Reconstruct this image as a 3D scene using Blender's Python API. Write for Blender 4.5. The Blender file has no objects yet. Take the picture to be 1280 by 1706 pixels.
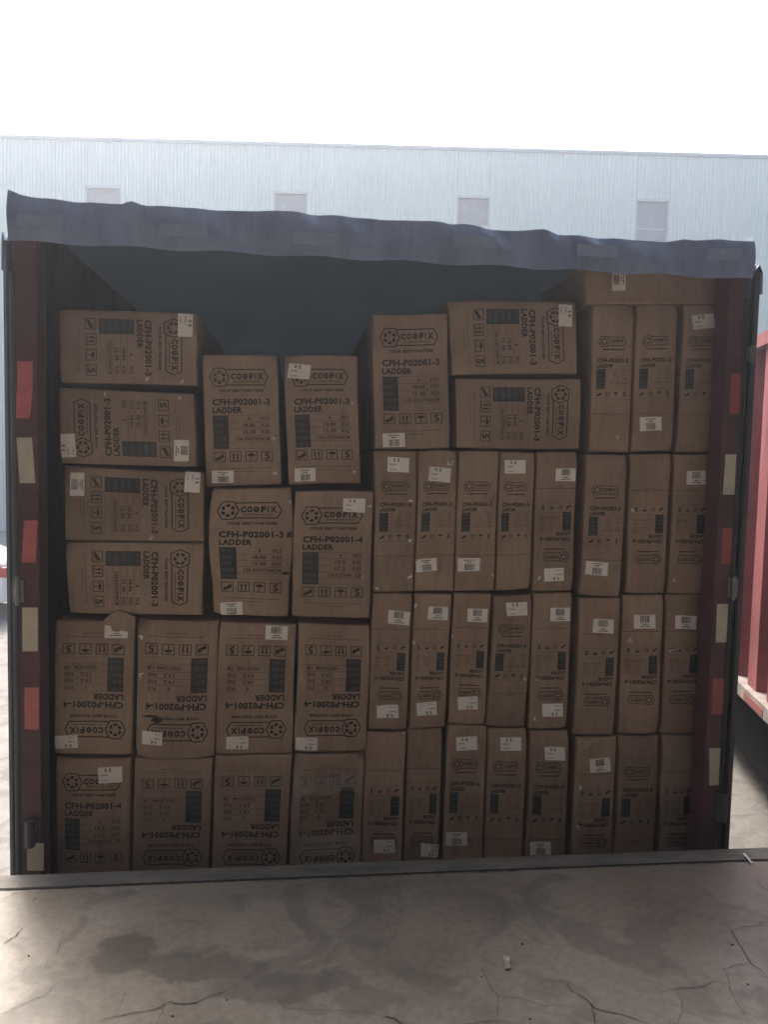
import bpy, bmesh, math, random
from mathutils import Vector, Matrix
random.seed(7)
S = bpy.context.scene
C = S.collection
R = math.radians

# ------------------------------------------------------------------ camera
CAM = Vector((0, 0, 1.36))
yaw, pitch, roll, FPX = R(6.5), R(4.0), R(1.3), 1280.0
F = Vector((math.sin(yaw)*math.cos(pitch), math.cos(yaw)*math.cos(pitch), -math.sin(pitch)))
R0 = Vector((math.cos(yaw), -math.sin(yaw), 0)); U0 = R0.cross(F)
RT = math.cos(roll)*R0 + math.sin(roll)*U0
UP = RT.cross(F)
cd = bpy.data.cameras.new('camera'); cam = bpy.data.objects.new('camera', cd); C.objects.link(cam)
cam.matrix_world = Matrix(((RT.x, UP.x, -F.x, 0), (RT.y, UP.y, -F.y, 0), (RT.z, UP.z, -F.z, CAM.z), (0, 0, 0, 1)))
cd.sensor_fit = 'HORIZONTAL'; cd.sensor_width = 36; cd.lens = 36; cd.clip_start = .05; cd.clip_end = 600
S.camera = cam

# ------------------------------------------------------------------ sky, sun, exposure
SUN_EL, SUN_AZ = 52, 112            # azimuth: 90 = straight ahead (+Y), >90 = to the left
w = bpy.data.worlds.new('World'); S.world = w; w.use_nodes = True
nt = w.node_tree; bg = nt.nodes['Background']
sky = nt.nodes.new('ShaderNodeTexSky'); sky.sky_type = 'NISHITA'; sky.sun_disc = False
sky.sun_elevation = R(SUN_EL); sky.sun_rotation = R(90-SUN_AZ)
sky.air_density = 1.0; sky.dust_density = 6.0; sky.ozone_density = 1.0
nt.links.new(sky.outputs[0], bg.inputs[0]); bg.inputs[1].default_value = 0.15
sl = bpy.data.lights.new('sun', 'SUN'); sl.energy = 1.2; sl.angle = R(14); sl.color = (1, .95, .88)
so = bpy.data.objects.new('sun', sl); C.objects.link(so)
sd = Vector((math.cos(R(SUN_AZ))*math.cos(R(SUN_EL)), math.sin(R(SUN_AZ))*math.cos(R(SUN_EL)), math.sin(R(SUN_EL))))
so.rotation_euler = sd.to_track_quat('Z', 'Y').to_euler(); so.location = (0, 0, 30)
S.view_settings.view_transform = 'Standard'; S.view_settings.look = 'None'
S.view_settings.exposure = 1.75; S.view_settings.gamma = 1

# ------------------------------------------------------------------ helpers
def ray(x, y):
    return (F + RT*((x-640)/FPX) - UP*((y-853)/FPX))
def at(x, y, Y):                     # point of the plane at distance Y seen at a photo pixel
    d = ray(x, y); return CAM + d*(Y/d.y)
def on_ground(x, y, z=0.0):
    d = ray(x, y); return CAM + d*((z-CAM.z)/d.z)

def link(name, me, parent=None, loc=None):
    o = bpy.data.objects.new(name, me); C.objects.link(o)
    if loc is not None: o.location = loc
    if parent is not None: o.parent = parent
    return o
def tag(o, label=None, cat=None, group=None, kind=None):
    if label: o['label'] = label
    if cat: o['category'] = cat
    if group: o['group'] = group
    if kind: o['kind'] = kind
    return o
def empty(name, loc, label=None, cat=None, group=None):
    o = bpy.data.objects.new(name, None); C.objects.link(o); o.location = loc; o.empty_display_size = .2
    return tag(o, label, cat, group)

class MB:
    def __init__(s): s.v = []; s.f = []; s.m = []; s.sm = []
    def add(s, vs, fs, m=0, smooth=False):
        n = len(s.v); s.v += [tuple(v) for v in vs]
        for f in fs: s.f.append([i+n for i in f]); s.m.append(m); s.sm.append(smooth)
        return s
    def box(s, x0, x1, y0, y1, z0, z1, m=0):
        v = [(x, y, z) for z in (z0, z1) for y in (y0, y1) for x in (x0, x1)]
        return s.add(v, [(0, 2, 3, 1), (4, 5, 7, 6), (0, 1, 5, 4), (2, 6, 7, 3), (0, 4, 6, 2), (1, 3, 7, 5)], m)
    def cyl(s, p0, p1, r0, r1=None, n=16, m=0, smooth=True):
        r1 = r0 if r1 is None else r1
        p0, p1 = Vector(p0), Vector(p1); d = (p1-p0).normalized()
        a = d.orthogonal().normalized(); b = d.cross(a)
        vs = [p0+(a*math.cos(t)+b*math.sin(t))*r0 for t in [2*math.pi*i/n for i in range(n)]]
        vs += [p1+(a*math.cos(t)+b*math.sin(t))*r1 for t in [2*math.pi*i/n for i in range(n)]]
        s.add(vs, [(i, (i+1) % n, n+(i+1) % n, n+i) for i in range(n)], m, smooth)
        s.add(vs[:n], [tuple(range(n-1, -1, -1))], m); s.add(vs[n:], [tuple(range(n))], m)
        return s
    def build(s, name, mats, parent=None, loc=None, bevel=0, local=None):
        off = Vector(local) if local is not None else (Vector(loc) if loc is not None else Vector((0, 0, 0)))
        me = bpy.data.meshes.new(name)
        me.from_pydata([tuple(Vector(v)-off) for v in s.v], [], s.f)
        if not isinstance(mats, (list, tuple)): mats = [mats]
        for m in mats: me.materials.append(m)
        me.polygons.foreach_set('material_index', s.m); me.polygons.foreach_set('use_smooth', s.sm)
        me.update()
        o = link(name, me, parent, loc)
        if bevel:
            b = o.modifiers.new('b', 'BEVEL'); b.width = bevel; b.segments = 2; b.limit_method = 'ANGLE'
        return o

def mat(name, col, rough=.7, metal=0, spec=.5, bump=0, bscale=30, var=0, vscale=4, stretch=(1, 1, 1), objvar=0, coords='Object'):
    m = bpy.data.materials.new(name); m.use_nodes = True
    n = m.node_tree; N = n.nodes; L = n.links; b = N['Principled BSDF']
    b.inputs['Roughness'].default_value = rough; b.inputs['Metallic'].default_value = metal
    b.inputs['Specular IOR Level'].default_value = spec
    b.inputs['Base Color'].default_value = (*col, 1)
    tc = N.new('ShaderNodeTexCoord'); mp = N.new('ShaderNodeMapping'); mp.inputs['Scale'].default_value = stretch
    L.new(tc.outputs[coords], mp.inputs[0])
    last = None
    if var:
        t = N.new('ShaderNodeTexNoise'); t.inputs['Scale'].default_value = vscale; t.inputs['Detail'].default_value = 6
        t.inputs['Roughness'].default_value = .62
        L.new(mp.outputs[0], t.inputs[0])
        mr = N.new('ShaderNodeMapRange'); mr.inputs[1].default_value = .3; mr.inputs[2].default_value = .7
        mr.inputs[3].default_value = 1-var; mr.inputs[4].default_value = 1+var
        L.new(t.outputs[0], mr.inputs[0])
        hs = N.new('ShaderNodeHueSaturation'); hs.inputs['Color'].default_value = (*col, 1)
        L.new(mr.outputs[0], hs.inputs['Value']); last = hs.outputs[0]
        if objvar:
            oi = N.new('ShaderNodeObjectInfo'); m2 = N.new('ShaderNodeMapRange')
            m2.inputs[3].default_value = 1-objvar; m2.inputs[4].default_value = 1+objvar
            L.new(oi.outputs['Random'], m2.inputs[0])
            h2 = N.new('ShaderNodeHueSaturation'); L.new(last, h2.inputs['Color']); L.new(m2.outputs[0], h2.inputs['Value']); last = h2.outputs[0]
        L.new(last, b.inputs['Base Color'])
        r2 = N.new('ShaderNodeMapRange'); r2.inputs[3].default_value = max(.05, rough-.1); r2.inputs[4].default_value = min(1, rough+.1)
        L.new(t.outputs[0], r2.inputs[0]); L.new(r2.outputs[0], b.inputs['Roughness'])
    if bump:
        t2 = N.new('ShaderNodeTexNoise'); t2.inputs['Scale'].default_value = bscale; t2.inputs['Detail'].default_value = 4
        L.new(mp.outputs[0], t2.inputs[0]); bp = N.new('ShaderNodeBump'); bp.inputs['Strength'].default_value = bump; bp.inputs['Distance'].default_value = .01
        L.new(t2.outputs[0], bp.inputs['Height']); L.new(bp.outputs[0], b.inputs['Normal'])
    return m

# ------------------------------------------------------------------ materials
def kraft_mat():
    m = bpy.data.materials.new('kraft_cardboard'); m.use_nodes = True
    n = m.node_tree; N = n.nodes; L = n.links; b = N['Principled BSDF']
    tc = N.new('ShaderNodeTexCoord'); oi = N.new('ShaderNodeObjectInfo')
    ad = N.new('ShaderNodeVectorMath'); ad.operation = 'MULTIPLY_ADD'; ad.inputs[1].default_value = (1, 1, 1)
    L.new(tc.outputs['Object'], ad.inputs[0])
    cr = N.new('ShaderNodeCombineXYZ')
    mul = N.new('ShaderNodeMath'); mul.operation = 'MULTIPLY'; mul.inputs[1].default_value = 37; L.new(oi.outputs['Random'], mul.inputs[0])
    for i in range(3): L.new(mul.outputs[0], cr.inputs[i])
    L.new(cr.outputs[0], ad.inputs[2])
    def noise(sc, st, det=5):
        mp = N.new('ShaderNodeMapping'); mp.inputs['Scale'].default_value = st; L.new(ad.outputs[0], mp.inputs[0])
        t = N.new('ShaderNodeTexNoise'); t.inputs['Scale'].default_value = sc; t.inputs['Detail'].default_value = det; L.new(mp.outputs[0], t.inputs[0]); return t.outputs[0]
    big = noise(5, (1, 1, 1)); fib = noise(60, (1, 1, .12)); scr = noise(14, (1.6, 1, .7), 8)
    ramp = N.new('ShaderNodeValToRGB'); e = ramp.color_ramp.elements
    e[0].position = .28; e[0].color = (.265, .183, .136, 1); e[1].position = .72; e[1].color = (.372, .268, .205, 1)
    L.new(big, ramp.inputs[0])
    m1 = N.new('ShaderNodeMix'); m1.data_type = 'RGBA'; m1.blend_type = 'OVERLAY'; m1.inputs[0].default_value = .22
    L.new(ramp.outputs[0], m1.inputs[6]); L.new(fib, m1.inputs[7])
    sr = N.new('ShaderNodeMapRange'); sr.inputs[1].default_value = .60; sr.inputs[2].default_value = .78; sr.inputs[3].default_value = 0; sr.inputs[4].default_value = .7
    L.new(scr, sr.inputs[0])
    m2 = N.new('ShaderNodeMix'); m2.data_type = 'RGBA'; L.new(sr.outputs[0], m2.inputs[0]); L.new(m1.outputs[2], m2.inputs[6]); m2.inputs[7].default_value = (.20, .145, .115, 1)
    hv = N.new('ShaderNodeMapRange'); hv.inputs[3].default_value = .86; hv.inputs[4].default_value = 1.12; L.new(oi.outputs['Random'], hv.inputs[0])
    h = N.new('ShaderNodeHueSaturation'); L.new(m2.outputs[2], h.inputs['Color']); L.new(hv.outputs[0], h.inputs['Value'])
    L.new(h.outputs[0], b.inputs['Base Color']); b.inputs['Roughness'].default_value = .62; b.inputs['Specular IOR Level'].default_value = .35
    bp = N.new('ShaderNodeBump'); bp.inputs['Strength'].default_value = .45; bp.inputs['Distance'].default_value = .008
    wv = noise(8, (1, 1, .6), 3); L.new(wv, bp.inputs['Height'])
    bp2 = N.new('ShaderNodeBump'); bp2.inputs['Strength'].default_value = .12; bp2.inputs['Distance'].default_value = .001
    L.new(fib, bp2.inputs['Height']); L.new(bp.outputs[0], bp2.inputs['Normal']); L.new(bp2.outputs[0], b.inputs['Normal'])
    return m
KRAFT = kraft_mat()
INK = mat('carton_print_ink', (.035, .027, .025), .75, var=.35, vscale=40)
INK_THIN = mat('carton_thin_print_ink', (.085, .052, .04), .75, var=.3, vscale=40)
BLOCK = mat('carton_block_ink', (.03, .036, .04), .6, var=.3, vscale=30)
KNOCK = mat('knocked_out_lettering', (.15, .135, .12), .7)
CREASE = mat('flap_crease', (.13, .078, .052), .8)
CM = [KRAFT, INK, INK_THIN, BLOCK, KNOCK, CREASE]
PAPER = mat('label_paper', (.84, .80, .77), .5, var=.05, vscale=20)
LINK = mat('label_print', (.03, .03, .03), .6)
LGREY = mat('label_barcode_ink', (.10, .095, .09), .6)
TAPE = mat('tape_glint_white', (.75, .72, .70), .12, spec=1)  # near-white colour carries the glint on the tape ends
MAROON = mat('maroon_frame_paint', (.085, .032, .040), .5, bump=.2, bscale=25, var=.35, vscale=9)
TARP = mat('slate_tarpaulin', (.19, .25, .41), .5, bump=1.0, bscale=7, var=.22, vscale=4, stretch=(2.5, 1, .7))
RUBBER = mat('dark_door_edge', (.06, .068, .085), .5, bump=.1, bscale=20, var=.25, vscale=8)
SEAL = mat('door_seal_rubber', (.018, .018, .02), .55)
REFW = mat('cream_reflective_tape', (.50, .47, .38), .35, var=.12, vscale=25)
REFR = mat('red_reflective_tape', (.31, .07, .07), .35, var=.2, vscale=25)
REFL = mat('pale_red_reflective_tape', (.50, .13, .14), .35, var=.2, vscale=25)  # paler red for the strips on the left post
REFG = mat('faded_grey_tape', (.245, .305, .46), .5, var=.1, vscale=25)
GALV = mat('worn_hinge_steel', (.20, .20, .20), .35, metal=.8, var=.3, vscale=30)
CHASSIS = mat('black_chassis', (.006, .006, .007), .9, spec=.08, var=.3)
TYRE = mat('tyre_rubber', (.008, .008, .008), .9, spec=.1)
WALLIN = mat('trailer_side_lining', (.014, .017, .022), .8, spec=.2, bump=.2, bscale=10, var=.2)
PLY = mat('trailer_floor_boards', (.10, .075, .055), .7, var=.3, vscale=6)

def tarp_roof_mat():
    m = bpy.data.materials.new('translucent_roof_tarpaulin'); m.use_nodes = True
    N = m.node_tree.nodes; L = m.node_tree.links; b = N['Principled BSDF']
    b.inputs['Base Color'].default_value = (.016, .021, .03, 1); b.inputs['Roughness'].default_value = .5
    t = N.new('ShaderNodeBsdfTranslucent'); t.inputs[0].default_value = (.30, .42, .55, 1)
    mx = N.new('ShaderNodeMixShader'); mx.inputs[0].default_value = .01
    L.new(b.outputs[0], mx.inputs[1]); L.new(t.outputs[0], mx.inputs[2]); L.new(mx.outputs[0], N['Material Output'].inputs[0])
    return m
ROOFTARP = tarp_roof_mat()

def film_mat():
    m = bpy.data.materials.new('clear_stretch_film'); m.use_nodes = True
    N = m.node_tree.nodes; L = m.node_tree.links; b = N['Principled BSDF']
    b.inputs['Base Color'].default_value = (.8, .8, .8, 1); b.inputs['Roughness'].default_value = .22
    t = N.new('ShaderNodeBsdfTransparent'); mx = N.new('ShaderNodeMixShader'); mx.inputs[0].default_value = .16
    n = N.new('ShaderNodeTexNoise'); n.inputs['Scale'].default_value = 28; bp = N.new('ShaderNodeBump'); bp.inputs['Strength'].default_value = .8; bp.inputs['Distance'].default_value = .01
    tc = N.new('ShaderNodeTexCoord'); L.new(tc.outputs['Object'], n.inputs[0]); L.new(n.outputs[0], bp.inputs['Height']); L.new(bp.outputs[0], b.inputs['Normal'])
    L.new(t.outputs[0], mx.inputs[1]); L.new(b.outputs[0], mx.inputs[2]); L.new(mx.outputs[0], N['Material Output'].inputs[0])
    return m
FILM = film_mat()

def concrete(name, c0, c1, rough, stains=(), glossy=True):
    m = bpy.data.materials.new(name); m.use_nodes = True
    N = m.node_tree.nodes; L = m.node_tree.links; b = N['Principled BSDF']
    tc = N.new('ShaderNodeTexCoord')
    def noise(sc, det=8, rg=.6, dist=0):
        t = N.new('ShaderNodeTexNoise'); t.inputs['Scale'].default_value = sc; t.inputs['Detail'].default_value = det
        t.inputs['Roughness'].default_value = rg; t.inputs['Distortion'].default_value = dist; L.new(tc.outputs['Object'], t.inputs[0]); return t
    a = noise(1.7, 10, .65, .6); f = noise(45, 4); pat = noise(3.6, 4, .5, 1.6)
    rp = N.new('ShaderNodeValToRGB'); e = rp.color_ramp.elements
    e[0].position = .3; e[0].color = (*c0, 1); e[1].position = .7; e[1].color = (*c1, 1); L.new(a.outputs[0], rp.inputs[0])
    col = rp.outputs[0]
    def mixc(fac, c2, typ='MIX'):
        nonlocal col
        x = N.new('ShaderNodeMix'); x.data_type = 'RGBA'; x.blend_type = typ
        if isinstance(fac, float): x.inputs[0].default_value = fac
        else: L.new(fac, x.inputs[0])
        L.new(col, x.inputs[6])
        if isinstance(c2, tuple): x.inputs[7].default_value = c2
        else: L.new(c2, x.inputs[7])
        col = x.outputs[2]
    mixc(.40, f.outputs[0], 'OVERLAY')
    mr = N.new('ShaderNodeMapRange'); mr.interpolation_type = 'SMOOTHSTEP'; mr.inputs[1].default_value = .50; mr.inputs[2].default_value = .60; mr.inputs[3].default_value = 0; mr.inputs[4].default_value = .45
    L.new(pat.outputs[0], mr.inputs[0]); mixc(mr.outputs[0], (c0[0]*.62, c0[1]*.64, c0[2]*.68, 1))
    # pits
    vo = N.new('ShaderNodeTexVoronoi'); vo.inputs['Scale'].default_value = 23; L.new(tc.outputs['Object'], vo.inputs[0])
    m3 = N.new('ShaderNodeMapRange'); m3.inputs[1].default_value = .035; m3.inputs[2].default_value = .09; m3.inputs[3].default_value = .6; m3.inputs[4].default_value = 0
    L.new(vo.outputs[0], m3.inputs[0])
    m4 = N.new('ShaderNodeMapRange'); m4.inputs[1].default_value = .55; m4.inputs[2].default_value = .62; L.new(noise(2.3).outputs[0], m4.inputs[0])
    mm = N.new('ShaderNodeMath'); mm.operation = 'MULTIPLY'; L.new(m3.outputs[0], mm.inputs[0]); L.new(m4.outputs[0], mm.inputs[1])
    mixc(mm.outputs[0], (.04, .035, .03, 1))
    ns = noise(5, 6, .6)
    for (x, y, rx, ry, s) in stains:      # old damp stains lying on the slab
        mp = N.new('ShaderNodeMapping'); mp.vector_type = 'POINT'
        mp.inputs['Location'].default_value = (-x/rx, -y/ry, 0); mp.inputs['Scale'].default_value = (1/rx, 1/ry, 0)
        wob = N.new('ShaderNodeVectorMath'); wob.operation = 'MULTIPLY_ADD'; wob.inputs[1].default_value = (.22, .22, 0)
        sb = N.new('ShaderNodeVectorMath'); sb.operation = 'SUBTRACT'; sb.inputs[1].default_value = (.5, .5, .5); L.new(ns.outputs[1], sb.inputs[0]); L.new(sb.outputs[0], wob.inputs[0]); L.new(tc.outputs['Object'], wob.inputs[2])
        L.new(wob.outputs[0], mp.inputs[0])
        ln = N.new('ShaderNodeVectorMath'); ln.operation = 'LENGTH'; L.new(mp.outputs[0], ln.inputs[0])
        k = N.new('ShaderNodeMapRange'); k.interpolation_type = 'SMOOTHSTEP'; k.inputs[1].default_value = .85; k.inputs[2].default_value = 1.15; k.inputs[3].default_value = s; k.inputs[4].default_value = 0
        L.new(ln.outputs[1], k.inputs[0]); mixc(k.outputs[0], (c0[0]*.35, c0[1]*.36, c0[2]*.40, 1))
    L.new(col, b.inputs['Base Color'])
    rr = N.new('ShaderNodeMapRange'); rr.inputs[1].default_value = .3; rr.inputs[2].default_value = .7; rr.inputs[3].default_value = rough-.12; rr.inputs[4].default_value = rough+.12
    L.new(pat.outputs[0], rr.inputs[0]); L.new(rr.outputs[0], b.inputs['Roughness'])
    bp = N.new('ShaderNodeBump'); bp.inputs['Strength'].default_value = .25; bp.inputs['Distance'].default_value = .006
    L.new(noise(14, 8, .6).outputs[0], bp.inputs['Height']); L.new(bp.outputs[0], b.inputs['Normal'])
    return m

# ------------------------------------------------------------------ the setting
YARD = -1.30
EDGE_L, EDGE_R = on_ground(30, 1447), on_ground(1215, 1420)
SEAM_L, SEAM_R = on_ground(0, 1472), on_ground(1280, 1440)
EY = (EDGE_L.y+EDGE_R.y)/2; SY = (SEAM_L.y+SEAM_R.y)/2
TY = EY+.09                           # plane of the trailer's rear frame
BY = TY+.11                           # plane of the carton faces
stains = []
for (px, py, qx, qy, s) in ((205, 1590, 45, 35, .55), (330, 1612, 110, 26, .5), (480, 1640, 120, 24, .45), (620, 1560, 40, 60, .15), (790, 1500, 90, 40, .12), (915, 1648, 35, 22, .2), (700, 1600, 90, 30, .12), (500, 1480, 300, 18, .12)):
    p = on_ground(px, py); q = on_ground(px+qx, py); r = on_ground(px, py-qy)
    stains.append((p.x, p.y, abs(q.x-p.x), abs(r.y-p.y), s))
FLOOR = concrete('dock_concrete', (.158, .137, .108), (.268, .238, .192), .42, stains)
YARDM = concrete('yard_concrete', (.19, .175, .16), (.25, .235, .22), .75)
STEEL = mat('dock_edge_steel', (.135, .13, .11), .6, metal=.1, bump=.5, bscale=60, var=.5, vscale=5, stretch=(1, 3, 1))
g = MB(); g.box(-40, 40, -20, SY-.004, -.3, 0); tag(g.build('dock_floor', FLOOR), kind='structure')
g = MB(); n = 60; xs = [-40+80*i/160 for i in range(161)]
vs = []; fs = []
for x in xs:
    z = .003*math.sin(x*3.1)+.002*math.sin(x*9.7)
    for (y, zz) in ((SY, -.012), (SY+.004, .001+z*.3), (EY-.012, .003+z*.3), (EY, -.006), (EY, -.25)): vs.append((x, y, zz))
for i in range(160):
    for k in range(4): fs.append((i*5+k, (i+1)*5+k, (i+1)*5+k+1, i*5+k+1))
g.add(vs, fs); tag(g.build('dock_edge', STEEL), kind='structure')
g = MB(); g.box(-40, 40, -20, EY-.02, YARD-.2, -.3); tag(g.build('dock_retaining_wall', mat('dock_face_concrete', (.25, .235, .21), .8, bump=.3, var=.3)), kind='structure')
g = MB(); g.add([(-90, -30, YARD), (90, -30, YARD), (90, 120, YARD), (-90, 120, YARD)], [(0, 1, 2, 3)]); tag(g.build('yard_ground', YARDM), kind='structure')
# roof and walls of the loading bay around the photographer
CEIL = mat('bay_ceiling_sheet', (.55, .56, .56), .6, var=.1)
g = MB(); g.box(-14, 14, -18, EY-.9, 7.2, 7.35)
for i in range(7): g.box(-14, 14, -16+3*i, -15.85+3*i, 6.9, 7.2)
tag(g.build('bay_ceiling', CEIL), kind='structure')
g = MB(); g.box(-14, 14, -18.2, -18, 0, 7.2); g.box(-14.2, -14, -18, 1.2, 0, 7.2); g.box(14, 14.2, -18, 1.2, 0, 7.2)
tag(g.build('bay_walls', mat('bay_wall_paint', (.62, .61, .59), .8, var=.1)), kind='structure')

# cracks: fine dark gaps in the slab
def ribbon(mb, pts, w0, z=.0025):
    out = []
    for i in range(len(pts)-1):
        a, b = Vector(pts[i]), Vector(pts[i+1]); n = max(2, int((b-a).length/.006))
        for k in range(n): out.append(a.lerp(b, k/n))
    out.append(Vector(pts[-1]))
    vs = []; N = len(out); j = Vector((0, 0, 0))
    for i, p in enumerate(out):
        d = (out[min(i+1, N-1)]-out[max(i-1, 0)]); d.z = 0
        d = d.normalized() if d.length > 1e-6 else Vector((1, 0, 0)); nn = Vector((-d.y, d.x, 0))
        j = j*.8+nn*random.uniform(-.0016, .0016)
        ww = w0*(.35+.65*math.sin(math.pi*min(1, (i+1)/(N+1)))**.5)*random.uniform(.5, 1.2)
        for s in (-1, 1): vs.append((p.x+j.x+nn.x*ww*s/2, p.y+j.y+nn.y*ww*s/2, z))
    mb.add(vs, [(2*i, 2*i+2, 2*i+3, 2*i+1) if False else (2*i+1, 2*i, 2*i+2, 2*i+3) for i in range(N-1)])
cracks = [
 ([(165,1702),(190,1693),(245,1684),(265,1680),(275,1672),(285,1670),(310,1674),(330,1670),(350,1658),(375,1652)], .0042),
 ([(260,1706),(268,1690),(276,1672)], .002), ([(190,1693),(200,1672),(206,1655)], .0015),
 ([(0,1692),(40,1672),(70,1660),(85,1650),(95,1638)], .0022), ([(76,1615),(80,1600),(92,1594),(98,1580),(104,1560),(125,1548)], .0014),
 ([(640,1693),(655,1695),(672,1706)], .005), ([(800,1612),(815,1640),(830,1660),(831,1700)], .002),
 ([(830,1660),(870,1663),(905,1675),(942,1676)], .0022), ([(775,1706),(800,1702),(845,1700)], .003),
 ([(947,1640),(950,1650),(980,1668),(990,1680),(1040,1692),(1080,1706)], .0042), ([(985,1672),(992,1706)], .0036),
 ([(920,1615),(930,1590),(925,1575)], .0012), ([(860,1540),(880,1556),(905,1562)], .0012),
 ([(1195,1537),(1210,1540),(1220,1551),(1230,1570),(1250,1605),(1268,1615),(1280,1630),(1300,1650)], .0035),
 ([(1220,1551),(1240,1545),(1262,1542),(1270,1537),(1300,1536)], .003),
 ([(1100,1654),(1120,1648),(1145,1646),(1170,1645),(1185,1638),(1200,1636)], .0028), ([(1125,1650),(1138,1668),(1135,1690),(1128,1706)], .002),
 ([(1205,1615),(1230,1608),(1250,1605)], .0025), ([(1200,1608),(1215,1630),(1218,1650),(1235,1680),(1245,1706)], .002),
 ([(1262,1466),(1270,1478),(1290,1490)], .003), ([(1070,1450),(1085,1490),(1105,1520),(1120,1545)], .0012),
 ([(450,1655),(480,1680),(560,1685),(620,1688),(640,1693)], .0014), ([(5,1572),(25,1560),(38,1546)], .004), ([(0,1500),(20,1492),(32,1484)], .0025)]
g = MB()
for pts, wd in cracks: ribbon(g, [on_ground(x, y) for x, y in pts], wd*.7)
tag(g.build('floor_cracks', mat('crack_shadow_grime', (.035, .03, .026), .9)), kind='structure')
# ragged open joint behind the steel edge; gap shadow painted as dark strip
g = MB(); vs = []; fs = []; k = 0
for i in range(260):
    x = -1.6+4.4*i/259; wv = random.uniform(.002, .006)*(1.5 if random.random() < .1 else 1)
    vs += [(x, SY-.004-wv, .0022), (x, SY+.003, .0022)]
fs = [(2*i, 2*i+2, 2*i+3, 2*i+1) for i in range(259)]
g.add(vs, fs); tag(g.build('floor_joint', mat('joint_gap_shadow', (.02, .018, .016), .95)), kind='structure')
# white scratch across the edge on the right
g = MB(); ribbon(g, [on_ground(1240, 1424)+Vector((0, 0, .006)), on_ground(1252, 1440)+Vector((0, 0, .006))], .010, .0075)
tag(g.build('edge_paint_mark', mat('old_white_paint', (.75, .75, .73), .7)), kind='structure')

# ------------------------------------------------------------------ print layouts (u to the right, v downwards, 0..1 over the face)
_tc = {}
def text_mesh(s, bold):
    if (s, bold) in _tc: return _tc[(s, bold)]
    cu = bpy.data.curves.new('t', 'FONT'); cu.body = s; cu.size = 1; cu.resolution_u = 2; cu.offset = .06 if bold == 3 else .045 if bold == 2 else (.034 if bold else .004); cu.space_character = 1.08 if bold == 2 else 1
    cu.fill_mode = 'FRONT'
    o = bpy.data.objects.new('t', cu); C.objects.link(o)
    dg = bpy.context.evaluated_depsgraph_get(); me = bpy.data.meshes.new_from_object(o.evaluated_get(dg))
    vs = [(v.co.x, v.co.y) for v in me.vertices]; fs = [tuple(p.vertices) for p in me.polygons]
    bpy.data.objects.remove(o); bpy.data.curves.remove(cu); bpy.data.meshes.remove(me)
    x0 = min(v[0] for v in vs); x1 = max(v[0] for v in vs); y0 = min(v[1] for v in vs); y1 = max(v[1] for v in vs)
    up = []
    for f in fs:                       # all faces turned the same way
        a = sum(vs[f[i]][0]*vs[f[(i+1) % len(f)]][1]-vs[f[(i+1) % len(f)]][0]*vs[f[i]][1] for i in range(len(f)))
        up.append(f if a > 0 else tuple(reversed(f)))
    r = ([((x-x0)/(x1-x0), (y-y0)/max(1e-6, y1-y0)) for x, y in vs], up); _tc[(s, bold)] = r; return r
class Print:
    def __init__(s): s.items = []        # (verts, faces, slot, lift)
    def text(s, t, u0, u1, v0, v1, slot=1, bold=True, lift=0, slant=0):
        vs, fs = text_mesh(t, bold)
        s.items.append(([(u0+(x+slant*(y-.5))*(u1-u0), v1-y*(v1-v0)) for x, y in vs], fs, slot, lift))
    def rect(s, u0, u1, v0, v1, slot=1, lift=0):
        nu = max(1, int(math.ceil((u1-u0)/.1))); nv = max(1, int(math.ceil((v1-v0)/.06)))
        vs = [(u0+(u1-u0)*i/nu, v1+(v0-v1)*j/nv) for j in range(nv+1) for i in range(nu+1)]
        fs = [(j*(nu+1)+i, j*(nu+1)+i+1, (j+1)*(nu+1)+i+1, (j+1)*(nu+1)+i) for j in range(nv) for i in range(nu)]
        s.items.append((vs, fs, slot, lift))
    def poly(s, pts, slot=1, lift=0):    # convex, given clockwise on the page
        s.items.append((list(pts), [tuple(range(len(pts)-1, -1, -1))], slot, lift))
    def line(s, pts, w, asp, slot=1, closed=False):
        n = len(pts)
        for i in range(n if closed else n-1):
            (a, b), (c, d) = pts[i], pts[(i+1) % n]
            m = max(1, int(math.ceil(max(abs(c-a), abs(d-b))/.1)))
            for k in range(m):
                a1, b1 = a+(c-a)*k/m, b+(d-b)*k/m; c1, d1 = a+(c-a)*(k+1)/m, b+(d-b)*(k+1)/m
                dx, dy = (c1-a1), (d1-b1)*asp; l = math.hypot(dx, dy) or 1; nx, ny = -dy/l*w/2, dx/l*w/2/asp
                s.poly([(a1-nx, b1-ny), (c1-nx, d1-ny), (c1+nx, d1+ny), (a1+nx, b1+ny)], slot)
def frame(p, u0, u1, v0, v1, w, asp, slot): 
    h = w/asp
    p.rect(u0, u1, v0, v0+h, slot); p.rect(u0, u1, v1-h, v1, slot); p.rect(u0, u0+w, v0+h, v1-h, slot); p.rect(u1-w, u1, v0+h, v1-h, slot)
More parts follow.
